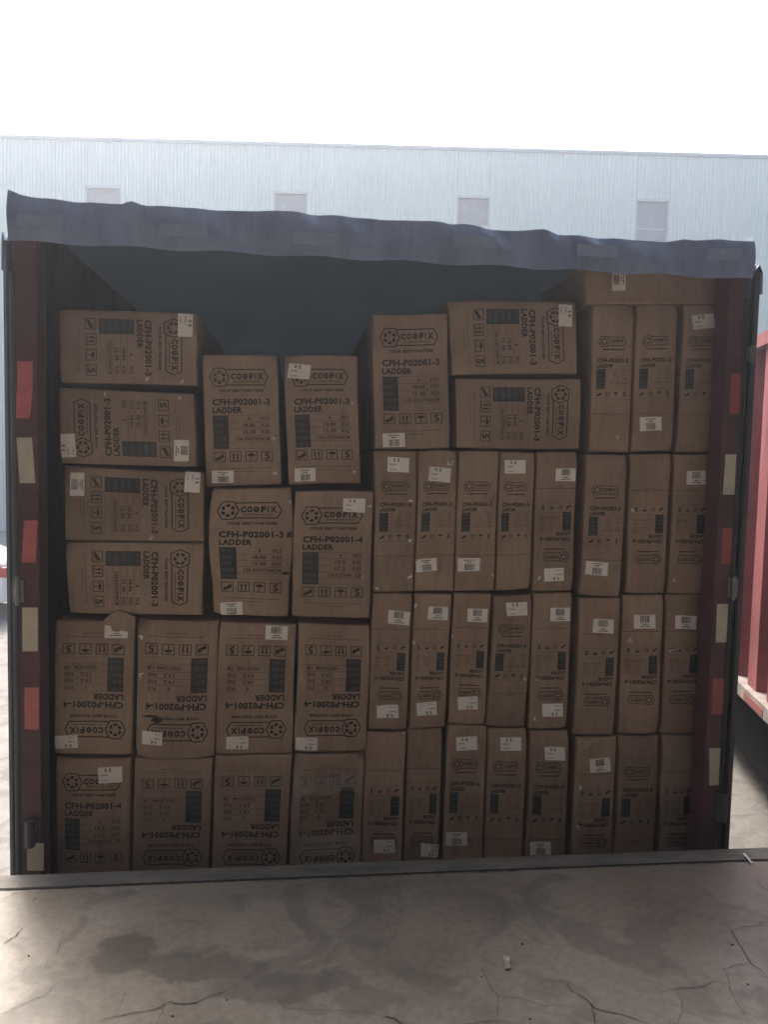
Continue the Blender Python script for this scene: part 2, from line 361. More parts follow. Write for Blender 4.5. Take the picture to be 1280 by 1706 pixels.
def logo(p, u0, u1, vc, hh, asp, w):
    # hexagon badge with a six-bladed iris, joined to a long pointed plate
    hu = hh*asp; uc = u0+hu*1.12; e = hu*.6
    p.line([(uc-hu*1.12, vc), (uc-e, vc-hh), (uc+e, vc-hh), (uc+hu*1.12, vc), (uc+e, vc+hh), (uc-e, vc+hh)], w, asp, 1, True)
    a, b = uc+e+hu*.12, u1-hu*.45
    p.line([(a, vc-hh*.86), (b, vc-hh*.86), (u1, vc), (b, vc+hh*.86), (a, vc+hh*.86)], w, asp)
    for k in range(6):
        t = math.pi/3*k+.2
        def q(r, dt): return (uc+hu*r*math.cos(t+dt), vc+hh*r*math.sin(t+dt))
        p.poly([q(.36, 0), q(.70, -.05), q(.76, .42), q(.66, .80), q(.44, .50)])
    tu0, tu1 = uc+hu*1.3, u1-hu*.5; step = (tu1-tu0)
    for ch, a, b in (('C', 0, .15), ('O', .17, .33), ('O', .35, .52), ('F', .56, .70), ('I', .74, .775), ('X', .81, 1.)):
        p.text(ch, tu0+step*a, tu0+step*b, vc-hh*.46, vc+hh*.24, 1, 3)
    p.poly([(tu0+step*.405, vc-hh*.2), (tu0+step*.465, vc-hh*.2), (tu0+step*.435, vc+hh*.1)])
    n = 16
    for i in range(n):
        x = tu0+step*(.08+.84*i/n); p.rect(x, x+step*.035, vc+hh*.42, vc+hh*.56, 2)
def greek(p, u0, u1, v0, v1, slot=2, n=26):          # lettering too fine to read in the photo
    x = u0; d = (u1-u0)/n
    while x < u1-d*.4:
        l = d*random.uniform(.45, .85)
        p.rect(x, min(u1, x+l), v0+(v1-v0)*random.uniform(0, .15), v1, slot); x += d
def icon_foot(p, u0, u1, v0, v1):
    X = lambda a: u0+(u1-u0)*a; Y = lambda a: v0+(v1-v0)*a
    p.poly([(X(.15), Y(.62)), (X(.50), Y(.45)), (X(.60), Y(.70)), (X(.30), Y(.85)), (X(.15), Y(.85))])
    p.poly([(X(.50), Y(.45)), (X(.80), Y(.15)), (X(.88), Y(.55)), (X(.60), Y(.70))])
def icon_up(p, u0, u1, v0, v1):
    X = lambda a: u0+(u1-u0)*a; Y = lambda a: v0+(v1-v0)*a
    for c in (.33, .67):
        p.rect(X(c-.06), X(c+.06), Y(.36), Y(.76)); p.poly([(X(c-.14), Y(.38)), (X(c), Y(.16)), (X(c+.14), Y(.38))])
    p.rect(X(.2), X(.8), Y(.82), Y(.88))
def icon_umb(p, u0, u1, v0, v1):
    X = lambda a: u0+(u1-u0)*a; Y = lambda a: v0+(v1-v0)*a
    p.poly([(X(.14), Y(.46)), (X(.24), Y(.29)), (X(.42), Y(.19)), (X(.58), Y(.19)), (X(.76), Y(.29)), (X(.86), Y(.46))])
    p.rect(X(.46), X(.54), Y(.46), Y(.84)); p.rect(X(.36), X(.46), Y(.78), Y(.84))
ROWS = ('QTY', 'G.W', 'N.W', 'SIZE', 'C/NO')
def big_print(model):
    p = Print(); asp = .27/.46
    vals = {'3': ('4', '18.86', '15.38', '136.5X27X46', '/'), '4': ('4', '19.2', '17.2', '150X27X46', '/')}[model]
    logo(p, .09, .865, .170, .068, 1/asp*1.0, .015)
    p.text('YOUR BEST PARTNER', .20, .81, .260, .282, 1, 2, 0, .03)
    p.text('CFH-P02001-'+model, .12, .885, .331, .382, 1, 2); p.text('LADDER', .12, .51, .395, .440, 1, 2)
    p.rect(.12, .325, .458, .712, 3)
    dv = (.712-.458)/5
    for i, r in enumerate(ROWS):
        v = .458+dv*i
        p.text(r, .145, .145+.035*len(r)+.01, v+.013, v+.038, 4, False, .0006)
        if i: p.rect(.325, .885, v-.0015, v+.0015, 2)
        if i < 4: p.text(vals[i], .60-.017*len(vals[i]), .60+.017*len(vals[i]), v+.011, v+.040, 2, True); p.text(('PCS', 'KGS', 'KGS', 'CM')[i], .76 if i < 3 else .79, .87, v+.011, v+.040, 2, True)
        else: p.text('/', .59, .605, v+.011, v+.040, 2, True)
    p.rect(.325, .885, .458, .4596, 2); p.rect(.325, .885, .7104, .712, 2)
    bx = [(.115, .27), (.325, .48), (.535, .69), (.745, .90)]
    for (a, b) in bx: frame(p, a, b, .733, .812, .010, 1/asp, 1)
    icon_foot(p, *bx[0], .733, .812); icon_up(p, *bx[1], .733, .812); icon_umb(p, *bx[2], .733, .812)
    p.text('5', .79, .86, .745, .800)
    greek(p, .18, .87, .860, .866, 2, 40); greek(p, .38, .65, .884, .890, 2, 16)
    if model == '4': p.items = [([(a, b+.022) for a, b in v], f, sl_, l) for v, f, sl_, l in p.items]
    return p
def slim_print(model):
    p = Print(); asp = .14/.49
    logo(p, .14, .80, .250, .034, 1/asp, .018)
    p.rect(.24, .76, .301, .307, 2); greek(p, .24, .76, .300, .309, 1, 15)
    p.text('CFH-P02001-'+model, .12, .88, .363, .393, 1, 2); p.text('LADDER', .12, .50, .402, .427, 1, 2)
    p.rect(.11, .32, .436, .570, 3); dv = .134/5
    for i, r in enumerate(ROWS):
        v = .436+dv*i; p.text(r, .14, .14+.035*len(r), v+.006, v+.020, 4, False, .0006)
        if i: p.rect(.32, .88, v-.0006, v+.0006, 2)
        if i < 4:
            t = ('3', '18.6', '16.9', '165X14X49')[i]; p.text(t, .58-.016*len(t), .58+.016*len(t), v+.007, v+.020, 2, False); p.text(('PCS', 'KGS', 'KGS', 'CM')[i], .76, .87, v+.007, v+.020, 2, False)
    p.rect(.32, .88, .436, .4372, 2); p.rect(.32, .88, .5688, .57, 2)
    bx = [(.10, .26), (.31, .47), (.52, .68), (.73, .89)]
    icon_foot(p, *bx[0], .583, .628); icon_up(p, *bx[1], .583, .628); icon_umb(p, *bx[2], .583, .628); p.text('5', .78, .85, .590, .622)
    p.rect(.08, .92, .638, .6395, 2)
    p.rect(.03, .97, .7385, .7425, 5); greek(p, .35, .68, .752, .757, 2, 12)
    return p
PRINTS = {'3': big_print('3'), '4': big_print('4'), '5': slim_print('5'), '6': slim_print('6')}
ROT = {'0': lambda a, b: (a, b), '180': lambda a, b: (1-a, 1-b), 'cw': lambda a, b: (1-b, a), 'ccw': lambda a, b: (b, 1-a)}

# ------------------------------------------------------------------ cartons
class Face:
    """front of a carton: four corners, a soft bulge and rounded rims"""
    def __init__(s, q, Y, seed):
        rn = random.Random(seed); s.seed = seed; s.q = [at(x, y, Y) for x, y in q]; s.Y = Y; s.px = q
        s.b = rn.uniform(.0015, .006); s.d1 = rn.uniform(-.0035, .0035); s.d2 = rn.uniform(-.0035, .0035); s.ph = rn.uniform(0, 6)
        s.W = (s.q[1]-s.q[0]).length; s.H = (s.q[3]-s.q[0]).length
        s.tilt = rn.uniform(-.006, .006); s.tv = rn.uniform(-.006, .006)
        s.corn = [rn.uniform(.002, .02) for _ in range(4)]; s.r = rn.uniform(.005, .008)
        if seed == 'A12': s.d1, s.d2, s.b, s.corn = .007, .008, .002, [.03, .045, .02, .02]
        if seed in ('A15', 'A16', 'A6'): s.d1, s.d2, s.b, s.corn = .003, -.004, .008, [.03, .025, .02, .03]
        s.wx = rn.uniform(-.004, .004); s.wz = rn.uniform(-.0035, .0035)
    def map(s, u, v, lift=0):
        a, b, c, d = s.q; p = (a*(1-u)+b*u)*(1-v)+(d*(1-u)+c*u)*v
        uu, vv = min(1, max(0, u)), min(1, max(0, v))
        p = p.copy()
        p.x += (s.wx if s.seed != 'A15' else -.012*(1-2*u))*math.sin(math.pi*min(1, vv*1.3)); p.z += s.wz*math.sin(math.pi*uu)
        y = -s.b*math.sin(math.pi*uu)*math.sin(math.pi*vv)+s.d1*math.sin(5*uu+s.ph)*math.sin(math.pi*vv)+s.d2*math.sin(7*vv+s.ph)*math.sin(math.pi*uu)
        y += s.tilt*(uu-.5)+s.tv*(vv-.5)
        e = min(uu*s.W, (1-uu)*s.W, vv*s.H, (1-vv)*s.H)
        if e < s.r: y += s.r-math.sqrt(max(0, s.r*s.r-(s.r-e)**2))
        for k, (cu, cv) in enumerate(((0, 0), (1, 0), (1, 1), (0, 1))):
            dd = math.hypot((uu-cu)*s.W, (vv-cv)*s.H)
            if dd < .06: y += s.corn[k]*(1-dd/.06)**2
        p.y += y-lift; return p
    def inv(s, P):
        u = v = .5
        for _ in range(12):
            a, b, c, d = s.q; Q = (a*(1-u)+b*u)*(1-v)+(d*(1-u)+c*u)*v
            du = (b-a)*(1-v)+(c-d)*v; dv = (d-a)*(1-u)+(c-b)*u
            ex, ez = P.x-Q.x, P.z-Q.z; det = du.x*dv.z-du.z*dv.x
            u += (ex*dv.z-ez*dv.x)/det; v += (du.x*ez-du.z*ex)/det
        return u, v
DEPTH = 1.37
cartons = {}
def carton(key, q, kind, rot, label, dY=0.0, scuffs=(), name='carton', group='printed ladder cartons stacked in the trailer', depth=DEPTH):
    fc = Face(q, BY+dY, key); base = (fc.q[2]+fc.q[3])/2; base.y += depth/2
    nu, nv = (14, 22) if kind in '34' else (9, 26)
    def axis(n, L):
        r = fc.r/L; return [0, r*.12, r*.45, r]+[r+(1-2*r)*i/n for i in range(1, n)]+[1-r, 1-r*.45, 1-r*.12, 1]
    us, vs_ = axis(nu, fc.W), axis(nv, fc.H); NU, NV = len(us), len(vs_)
    m = MB(); V = [fc.map(u, v) for v in vs_ for u in us]
    m.add(V, [(j*NU+i, (j+1)*NU+i, (j+1)*NU+i+1, j*NU+i+1) for j in range(NV-1) for i in range(NU-1)], 0, True)
    # four sides going back
    ring = [(i, 0) for i in range(NU)]+[(NU-1, j) for j in range(1, NV)]+[(i, NV-1) for i in range(NU-2, -1, -1)]+[(0, j) for j in range(NV-2, 0, -1)]
    cx = sum(p.x for p in fc.q)/4; cz = sum(p.z for p in fc.q)/4
    loops = [[V[j*NU+i] for i, j in ring]]
    for t in (.02, .25, .6, 1.0):
        loops.append([Vector((p.x, p.y+depth*t, p.z)) if t < 1 else Vector((p.x, fc.Y+depth, p.z)) for p in loops[0]])
    n = len(ring); SV = [p for l in loops for p in l]
    m.add(SV, [(k*n+i, k*n+(i+1) % n, (k+1)*n+(i+1) % n, (k+1)*n+i) for k in range(4) for i in range(n)], 0, False)
    m.add([loops[-1][0], loops[-1][NU-1], loops[-1][NU+NV-2], loops[-1][2*NU+NV-3]], [(0, 1, 2, 3)], 0)
    rf = ROT[rot]
    if kind in PRINTS:
        for vs, fs, slot, lift in PRINTS[kind].items:
            m.add([fc.map(*rf(a, b), .0009+lift) for a, b in vs], fs, slot)
    for (x, y, rx, ry, an) in scuffs:        # black rub marks
        u0, v0 = fc.inv(at(x, y, fc.Y)); su = rx/abs(q[1][0]-q[0][0]); sv = ry/abs(q[3][1]-q[0][1]); pts = []
        for k in range(18):
            t = 2*math.pi*k/18; rr = random.uniform(.6, 1.15); a, b = math.cos(t)*rr, math.sin(t)*rr
            pts.append((u0+su*(a*math.cos(an)-b*math.sin(an)), v0+sv*(a*math.sin(an)+b*math.cos(an))))
        c = fc.map(u0, v0, .0013)
        m.add([c]+[fc.map(a, b, .0013) for a, b in pts], [(0, (k+1) % 18+1, k+1) for k in range(18)], 1)
    o = m.build(name, CM, None, base); tag(o, label, 'carton', group); o['_k'] = key; del o['_k']
    cartons[key] = (o, fc, base)
    return o

# left block: four lying cartons, then two rows of four standing ones
carton('A1', [(98,515),(327,522),(328,642),(100,638)], '3', 'cw', 'lying brown carton at the top of the left stack, white label on its badge', .02)
carton('A2', [(97,645),(322,656),(327,778),(100,772)], '3', 'ccw', 'lying brown carton with lettering reading upwards, second from the top of the left stack', .015)
carton('A3', [(105,776),(338,788),(340,902),(108,900)], '3', 'cw', 'lying brown carton third from top on the left, label beside its hexagon badge')
carton('A4', [(108,903),(340,905),(336,1025),(115,1022)], '3', 'cw', 'lying brown carton without white labels, lowest of the four lying on the left')
carton('A5', [(92,1035),(225,1037),(220,1258),(90,1257)], '4', '180', 'upside-down carton at the far left with torn flap over its top label')
carton('A6', [(229,1031),(364,1035),(357,1261),(226,1262)], '4', '180', 'upside-down wide carton with a black scuff above a ragged white label', 0, [(262,1198,11,5,-.15),(250,1192,14,2,.3)])
carton('A7', [(367,1037),(494,1041),(487,1256),(358,1258)], '4', '180', 'upside-down wide carton with a barcode label at its top and another label below')
carton('A8', [(497,1037),(616,1042),(610,1251),(489,1254)], '4', '180', 'upside-down wide carton with one white label at its lower left, under the upright -4 carton')
carton('A9', [(92,1262),(219,1262),(214,1468),(95,1468)], '4', '0', 'upright wide carton in the bottom left corner with white label at its top right', .008)
carton('A10', [(224,1264),(354,1263),(346,1468),(219,1468)], '4', '180', 'upside-down wide carton on the trailer floor, second from the left, no label', .004)
carton('A11', [(358,1261),(487,1258),(475,1467),(353,1468)], '4', '180', 'upside-down wide carton on the trailer floor, third from the left, no label')
carton('A12', [(491,1257),(610,1253),(600,1466),(481,1467)], '4', '180', 'crumpled wide carton on the trailer floor wrapped in loose plastic film', .006)
carton('A13', [(337,591),(462,592),(469,808),(343,812)], '3', '0', 'upright carton atop its stack beside the lying cartons, barcode label at its foot', .03)
carton('A14', [(475,593),(596,593),(601,806),(481,808)], '3', '0', 'upright carton atop its stack with a tilted white label covering its badge', .03)
carton('A15', [(353,815),(485,813),(480,1029),(355,1023)], '3', '0', 'upright -3 carton with dark marks on its right edge, barcode label at its foot', .0, [(478,891,6,5,-.5),(474,955,8,3,0)])
carton('A16', [(493,819),(624,819),(616,1031),(486,1028)], '4', '0', 'upright -4 carton with white label over the end of its logo', -.01)
carton('B1', [(622,524),(746,522),(750,746),(626,748)], '3', '0', 'upright -3 carton topping the middle stack, barcode label at its lower left', .01)
carton('B2', [(748,501),(962,503),(962,623),(753,625)], '3', 'cw', 'topmost lying carton right of the middle, white label on its badge end', .015)
carton('B3', [(760,630),(970,631),(966,748),(762,746)], '3', 'cw', 'lying carton with full unlabelled logo, directly beneath the topmost lying carton', .005)
carton('S1', [(990,508),(1060,508),(1049,754),(983,753)], '5', '0', 'tall narrow carton in the top row with no label, first under the flat carton', .012)
carton('S2', [(1063,508),(1131,507),(1121,752),(1053,753)], '5', '0', 'tall narrow carton in the top row with barcode label below its print', .01)
carton('S3', [(1142,508),(1203,508),(1192,754),(1129,753)], '5', '0', 'tall narrow carton in the top row against the right post, label near its top', .012)
T = [('T1', [(624,751),(694,752),(689,986),(622,987)], '5', '0', 'tall narrow upright carton under the middle -3 carton, one white label at its top', 0),
 ('T2', [(697,752),(763,752),(756,985),(691,986)], '5', '0', 'tall narrow carton with a tilted white label above its logo and barcode label below', .004),
 ('T3', [(767,752),(833,752),(824,985),(758,986)], '5', '0', 'tall narrow carton with barcode label at its lower left and none at its top', 0),
 ('T4', [(834,752),(893,754),(884,981),(826,985)], '5', '0', 'tall narrow carton with two-sign white label at its top, under the lying cartons', .012),
 ('T5', [(897,753),(964,753),(954,984),(889,985)], '6', '180', 'upside-down narrow carton under the lying cartons, barcode label at top, text label at bottom', .002),
 ('T6', [(979,757),(1046,758),(1033,995),(968,993)], '5', '0', 'upright narrow carton with tilted barcode label low on its face, below an unlabelled one', -.004),
 ('T7', [(1052,756),(1120,756),(1108,989),(1044,988)], '6', '180', 'upside-down narrow carton without any label in the second row from the top', .002),
 ('T8', [(1124,757),(1188,757),(1176,990),(1113,988)], '6', '180', 'upside-down narrow carton by the right post with barcode label, second row from the top', .01),
 ('U1', [(622,990),(688,990),(677,1216),(614,1216)], '6', '180', 'upside-down narrow carton next to the wide ones, third row, with barcode and text labels', 0),
 ('U2', [(691,989),(754,991),(742,1213),(682,1215)], '6', '180', 'upside-down narrow carton, second in the third row, with its two labels slightly left-tilted', .005),
 ('U3', [(758,988),(820,990),(808,1208),(748,1206)], '6', '180', 'upside-down narrow carton, third in the third row, between two-labelled and upright cartons', .002),
 ('U4', [(823,993),(888,991),(875,1212),(810,1209)], '6', '0', 'only upright narrow carton in the third row, one white label at its top', .006),
 ('U5', [(891,989),(955,987),(944,1213),(882,1214)], '6', '180', 'upside-down narrow carton right of the upright one in the third row, two labels', .0),
 ('U6', [(967,997),(1034,997),(1023,1225),(957,1226)], '6', '180', 'upside-down narrow carton with lowered barcode label, third from right in third row', -.004),
 ('U7', [(1040,992),(1107,991),(1096,1222),(1031,1223)], '6', '180', 'upside-down narrow carton with one barcode label, second from the right in the third row', .004),
 ('U8', [(1111,992),(1172,991),(1163,1222),(1101,1222)], '6', '180', 'upside-down narrow carton against the right post in the third row, one barcode label', .006),
 ('V1', [(612,1219),(677,1219),(668,1462),(602,1463)], '6', '180', 'narrow carton on the floor beside the film-wrapped one, dim label near its bottom', .006),
 ('V2', [(680,1215),(738,1215),(728,1462),(671,1463)], '6', '180', 'narrow carton on the floor, second of its row, label half dropped below the dock edge', .008),
 ('V3', [(747,1209),(812,1211),(802,1461),(737,1462)], '6', '0', 'upright narrow floor carton with white label at top and faint barcode label at bottom', 0),
 ('V4', [(814,1214),(878,1214),(868,1460),(804,1461)], '6', '0', 'upright narrow carton on the floor with a single white label at its top', .003),
 ('V5', [(884,1218),(949,1219),(941,1460),(874,1461)], '6', '0', 'upright narrow floor carton, top label at its right, faint one at its foot', .001),
 ('V6', [(963,1229),(1029,1227),(1018,1459),(951,1460)], '6', '180', 'upside-down narrow carton on the floor with torn top corner and tilted barcode label', -.002),
 ('V7', [(1032,1226),(1098,1225),(1087,1458),(1021,1459)], '6', '0', 'upright narrow carton on the floor without labels, next to the rightmost one', .003),
 ('V8', [(1106,1225),(1163,1224),(1153,1457),(1097,1458)], '6', '180', 'rightmost narrow carton on the floor, upside down and unlabelled, against the right post', .008)]
for k, q, kd, rt, lb, dy in T: carton(k, q, kd, rt, lb, dy)
carton('W1', [(975,443),(1196,441),(1198,506),(978,507)], 'x', '0', 'flat plain carton laid across three tall ones at the top right, with small paper label', .01, depth=.5)

# white stickers; given by their photo rectangle, slant and which way up
def sticker(key, x0, x1, y0, y1, typ='txt', rot='0', tilt=0, name='shipping_label', cut=0):
    o, fc, base = cartons[key]; cx, cy = (x0+x1)/2, (y0+y1)/2; w, h = x1-x0, y1-y0
    if rot in ('cw', 'ccw'): w, h = h, w
    rf = {'0': lambda a, b: (a, b), '180': lambda a, b: (-a, -b), 'cw': lambda a, b: (-b, a), 'ccw': lambda a, b: (b, -a)}[rot]
    ct, st = math.cos(R(tilt)), math.sin(R(tilt)); rn = random.Random(x0*7+y0)
    jit = [(rn.uniform(-.01, .01), rn.uniform(-.02, .02)) for _ in range(4)]; curl = rn.uniform(.0005, .0035); cc = rn.choice((0, 1))
    def M(s, t, lift):           # s,t in 0..1 over the sticker
        js = sum(j[0]*k for j, k in zip(jit, ((1-s)*(1-t), s*(1-t), s*t, (1-s)*t))); jt = sum(j[1]*k for j, k in zip(jit, ((1-s)*(1-t), s*(1-t), s*t, (1-s)*t)))
        a, b = rf((s-.5+js)*w, (t-.5+jt)*h); x, y = cx+a*ct-b*st, cy+a*st+b*ct
        u, v = fc.inv(at(x, y, fc.Y)); k = s if cc else 1-s
        return fc.map(u, v, lift+curl*max(0, k+t-1.3)*2)
    m = MB(); n, k = 8, 5
    if not cut:
        m.add([M(i/n, j/k, .0016) for j in range(k+1) for i in range(n+1)], [(j*(n+1)+i, (j+1)*(n+1)+i, (j+1)*(n+1)+i+1, j*(n+1)+i+1) for j in range(k) for i in range(n)], 0, True)
    else:
        pts = [(0, 0), (.22, .02), (.34, .2), (.36, .48), (.5, .56), (.66, .5), (.72, .3), (.9, .4), (1, .5), (1, 1), (0, 1)]
        bm = bmesh.new(); f = bm.faces.new([bm.verts.new(M(a, b, .0016)) for a, b in pts]); bmesh.ops.triangulate(bm, faces=[f]); bm.verts.index_update()
        m.add([v.co.copy() for v in bm.verts], [tuple(reversed([v.index for v in ff.verts])) for ff in bm.faces], 0); bm.free()
    def rc(s0, s1, t0, t1, sl): m.add([M(s0, t0, .0026), M(s1, t0, .0026), M(s1, t1, .0026), M(s0, t1, .0026)], [(0, 3, 2, 1)], sl)
    def tx(t, s0, s1, t0, t1):
        vs, fs = text_mesh(t, False); m.add([M(s0+(s1-s0)*a, t1-(t1-t0)*b, .0026) for a, b in vs], fs, 1)
    if typ == 'txt':
        for c in (.27, .45):                                   # two squarish written signs
            for d in (0, .055, .11): rc(c, c+.10, .09+d*1.5, .09+d*1.5+.035, 1)
            rc(c+.035, c+.055, .06, .31, 1)
            if c > .4: rc(c+.075, c+.09, .12, .31, 1)
        tx('ladder', .12, .43, .42, .54); tx({'3': '3 steps', '4': '4 steps', '5': '5 steps', '6': '6 steps'}.get(fc.kind, '3 steps'), .12, .42, .76, .90)
    elif typ == 'bar':
        greek_x = .26
        for i in range(9): rc(.26+i*.053, .26+i*.053+rn.uniform(.03, .05), .12, .19, 1)
        for i in range(4): rc(.38+i*.06, .43+i*.06, .27, .34, 1)
        x = .30
        while x < .72:
            bw = rn.uniform(.012, .035); rc(x, x+bw, .45, .92, 2); x += bw+rn.uniform(.012, .03)
    elif typ == 'cut':
        rc(.34, .66, .70, .75, 1); rc(.22, .74, .82, .87, 1)
    c = m.build(name, [PAPER, LINK, LGREY], o, None, local=base)
    return c
for k in cartons: cartons[k][1].kind = {'A5': '4', 'A6': '4', 'A7': '4', 'A8': '4', 'A9': '4', 'A16': '4'}.get(k, '3' if k[0] in 'AB' else ('5' if k in ('T1', 'T2', 'T3', 'T4', 'S3') else '6'))
for a in [('A1',296,321,523,561,'txt','cw',1), ('A2',101,126,723,762,'txt','ccw',-3), ('A2',290,315,733,769,'bar','ccw',0), ('A3',116,140,787,826,'bar','cw',0), ('A3',308,333,786,820,'txt','cw',4),
 ('A5',91,130,1225,1247,'txt','180',-2), ('A6',237,271,1217,1239,'txt','180',3), ('A7',443,480,1042,1066,'bar','180',2), ('A7',377,414,1227,1249,'txt','180',0),
 ('A8',493,529,1228,1250,'txt','180',0), ('A9',164,204,1276,1302,'txt','0',-3), ('A13',353,390,784,805,'bar','0',0), ('A14',481,518,608,632,'txt','0',7), ('A14',491,526,781,803,'bar','0',1),
 ('A15',367,404,1003,1025,'bar','0',-2), ('A16',572,609,831,854,'txt','0',1), ('B1',638,675,721,744,'bar','0',-2), ('B2',931,954,508,545,'txt','cw',1),
 ('T1',645,681,763,787,'txt','0',3), ('T2',714,750,780,804,'txt','0',5), ('T2',693,727,931,953,'bar','0',-3), ('T3',763,799,930,952,'bar','0',1), ('T4',841,876,767,789,'txt','0',0),
 ('T5',926,960,780,802,'bar','180',0), ('T5',906,939,946,968,'txt','180',-2), ('T6',976,1012,936,959,'bar','0',5), ('T8',1143,1176,784,807,'bar','180',-1), ('S2',1066,1102,696,719,'bar','0',-1),
 ('S3',1154,1190,524,549,'txt','0',-5), ('U1',647,683,1019,1041,'bar','180',3), ('U1',628,664,1175,1197,'txt','180',-2), ('U2',713,747,1011,1033,'bar','180',1), ('U2',694,728,1170,1192,'txt','180',-3),
 ('U3',780,813,1014,1036,'bar','180',2), ('U3',763,796,1160,1182,'txt','180',-3), ('U4',843,878,1003,1025,'txt','0',-1), ('U5',917,950,1012,1035,'bar','180',0), ('U5',903,937,1171,1193,'txt','180',-1),
 ('U6',986,1021,1031,1055,'bar','180',3), ('U7',1057,1092,1024,1047,'bar','180',-1), ('U8',1124,1159,1026,1048,'bar','180',2), ('V1',623,658,1398,1420,'txt','180',-2), ('V2',701,731,1405,1427,'txt','180',2),
 ('V3',760,795,1227,1250,'txt','0',-3), ('V3',743,778,1386,1408,'bar','0',1), ('V4',833,868,1228,1250,'txt','0',0), ('V5',907,941,1245,1267,'txt','0',-1), ('V5',883,917,1402,1424,'bar','0',0),
 ('V6',983,1018,1262,1285,'bar','180',-4), ('W1',1020,1043,448,485,'bar','cw',0)]: sticker(*a)
sticker('A5', 175, 214, 1038, 1063, 'cut', '0', 0, cut=1)

# torn cardboard flap hanging over the far left carton
o, fc, base = cartons['A5']
pts = [(172,1034),(184,1023),(199,1017),(212,1022),(226,1028),(224,1040),(219,1052),(210,1052),(202,1050),(196,1053),(187,1051),(184,1042),(176,1042)]
m = MB(); fr = [at(x, y, BY-.010-.012*((y-1017)/35)) for x, y in pts]; bk = [p+Vector((0, .004, 0)) for p in fr]; n = len(pts)
bm = bmesh.new(); f = bm.faces.new([bm.verts.new(p) for p in fr]); bmesh.ops.triangulate(bm, faces=[f]); bm.verts.index_update()
m.add([v.co.copy() for v in bm.verts], [tuple(reversed([v.index for v in ff.verts])) for ff in bm.faces]); bm.free()
m.add(fr+bk, [(i, (i+1) % n, n+(i+1) % n, n+i) for i in range(n)]); tag(m.build('torn_flap', KRAFT, o, None, local=base), 'torn ragged cardboard flap')
# bent corner of the carton under the flat stack on the right
o, fc, base = cartons['V6']
m = MB(); P = [fc.map(.0, .0, .004), fc.map(.55, .0, .008), fc.map(.05, .085, .016), fc.map(.30, .055, .012)]
m.add(P, [(0, 2, 3), (0, 3, 1)]); m.build('bent_flap', KRAFT, o, None, local=base)
# film over the crumpled carton
o, fc, base = cartons['A12']
def film(u0, u1, v0, v1, seed):
    rn = random.Random(seed); m = MB(); n, k = 26, 12
    V = [fc.map(u0+(u1-u0)*i/n, v0+(v1-v0)*j/k+.02*math.sin(i*.5+seed), .004+.006*rn.random()) for j in range(k+1) for i in range(n+1)]
    m.add(V, [(j*(n+1)+i, (j+1)*(n+1)+i, (j+1)*(n+1)+i+1, j*(n+1)+i+1) for j in range(k) for i in range(n)], 0, True)
    m.build('stretch_film', FILM, o, None, local=base)
film(.02, .98, .16, .30, 1); film(.03, .97, .62, .78, 2); film(.0, .12, .0, .98, 3)
# ends of clear packing tape, their glints painted as near-white slivers
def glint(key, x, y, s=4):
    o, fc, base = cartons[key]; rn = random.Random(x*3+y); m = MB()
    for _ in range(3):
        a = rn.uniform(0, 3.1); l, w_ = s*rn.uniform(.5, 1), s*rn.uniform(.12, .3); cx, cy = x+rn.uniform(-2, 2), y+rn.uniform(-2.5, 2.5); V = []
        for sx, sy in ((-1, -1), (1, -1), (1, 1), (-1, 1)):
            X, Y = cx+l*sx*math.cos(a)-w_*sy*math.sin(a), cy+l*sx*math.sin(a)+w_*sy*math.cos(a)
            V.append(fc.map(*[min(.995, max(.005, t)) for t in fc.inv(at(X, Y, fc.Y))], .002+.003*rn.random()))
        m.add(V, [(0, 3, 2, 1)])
    m.build('packing_tape_glint', TAPE, o, None, local=base)
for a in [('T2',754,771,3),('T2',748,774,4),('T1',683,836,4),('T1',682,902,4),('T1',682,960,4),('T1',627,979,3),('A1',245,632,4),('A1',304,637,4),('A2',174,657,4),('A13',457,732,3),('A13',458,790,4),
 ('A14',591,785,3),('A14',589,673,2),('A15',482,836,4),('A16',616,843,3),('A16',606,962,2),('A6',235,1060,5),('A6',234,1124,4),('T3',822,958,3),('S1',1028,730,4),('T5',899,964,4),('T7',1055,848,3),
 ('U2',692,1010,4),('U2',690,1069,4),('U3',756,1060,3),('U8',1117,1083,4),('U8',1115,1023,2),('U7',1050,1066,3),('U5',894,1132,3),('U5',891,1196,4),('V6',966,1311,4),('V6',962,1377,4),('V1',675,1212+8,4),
 ('T8',1122,965,3),('U4',874,1130,3),('A2',300,664,3),('A3',253,894,3)]: glint(*a)

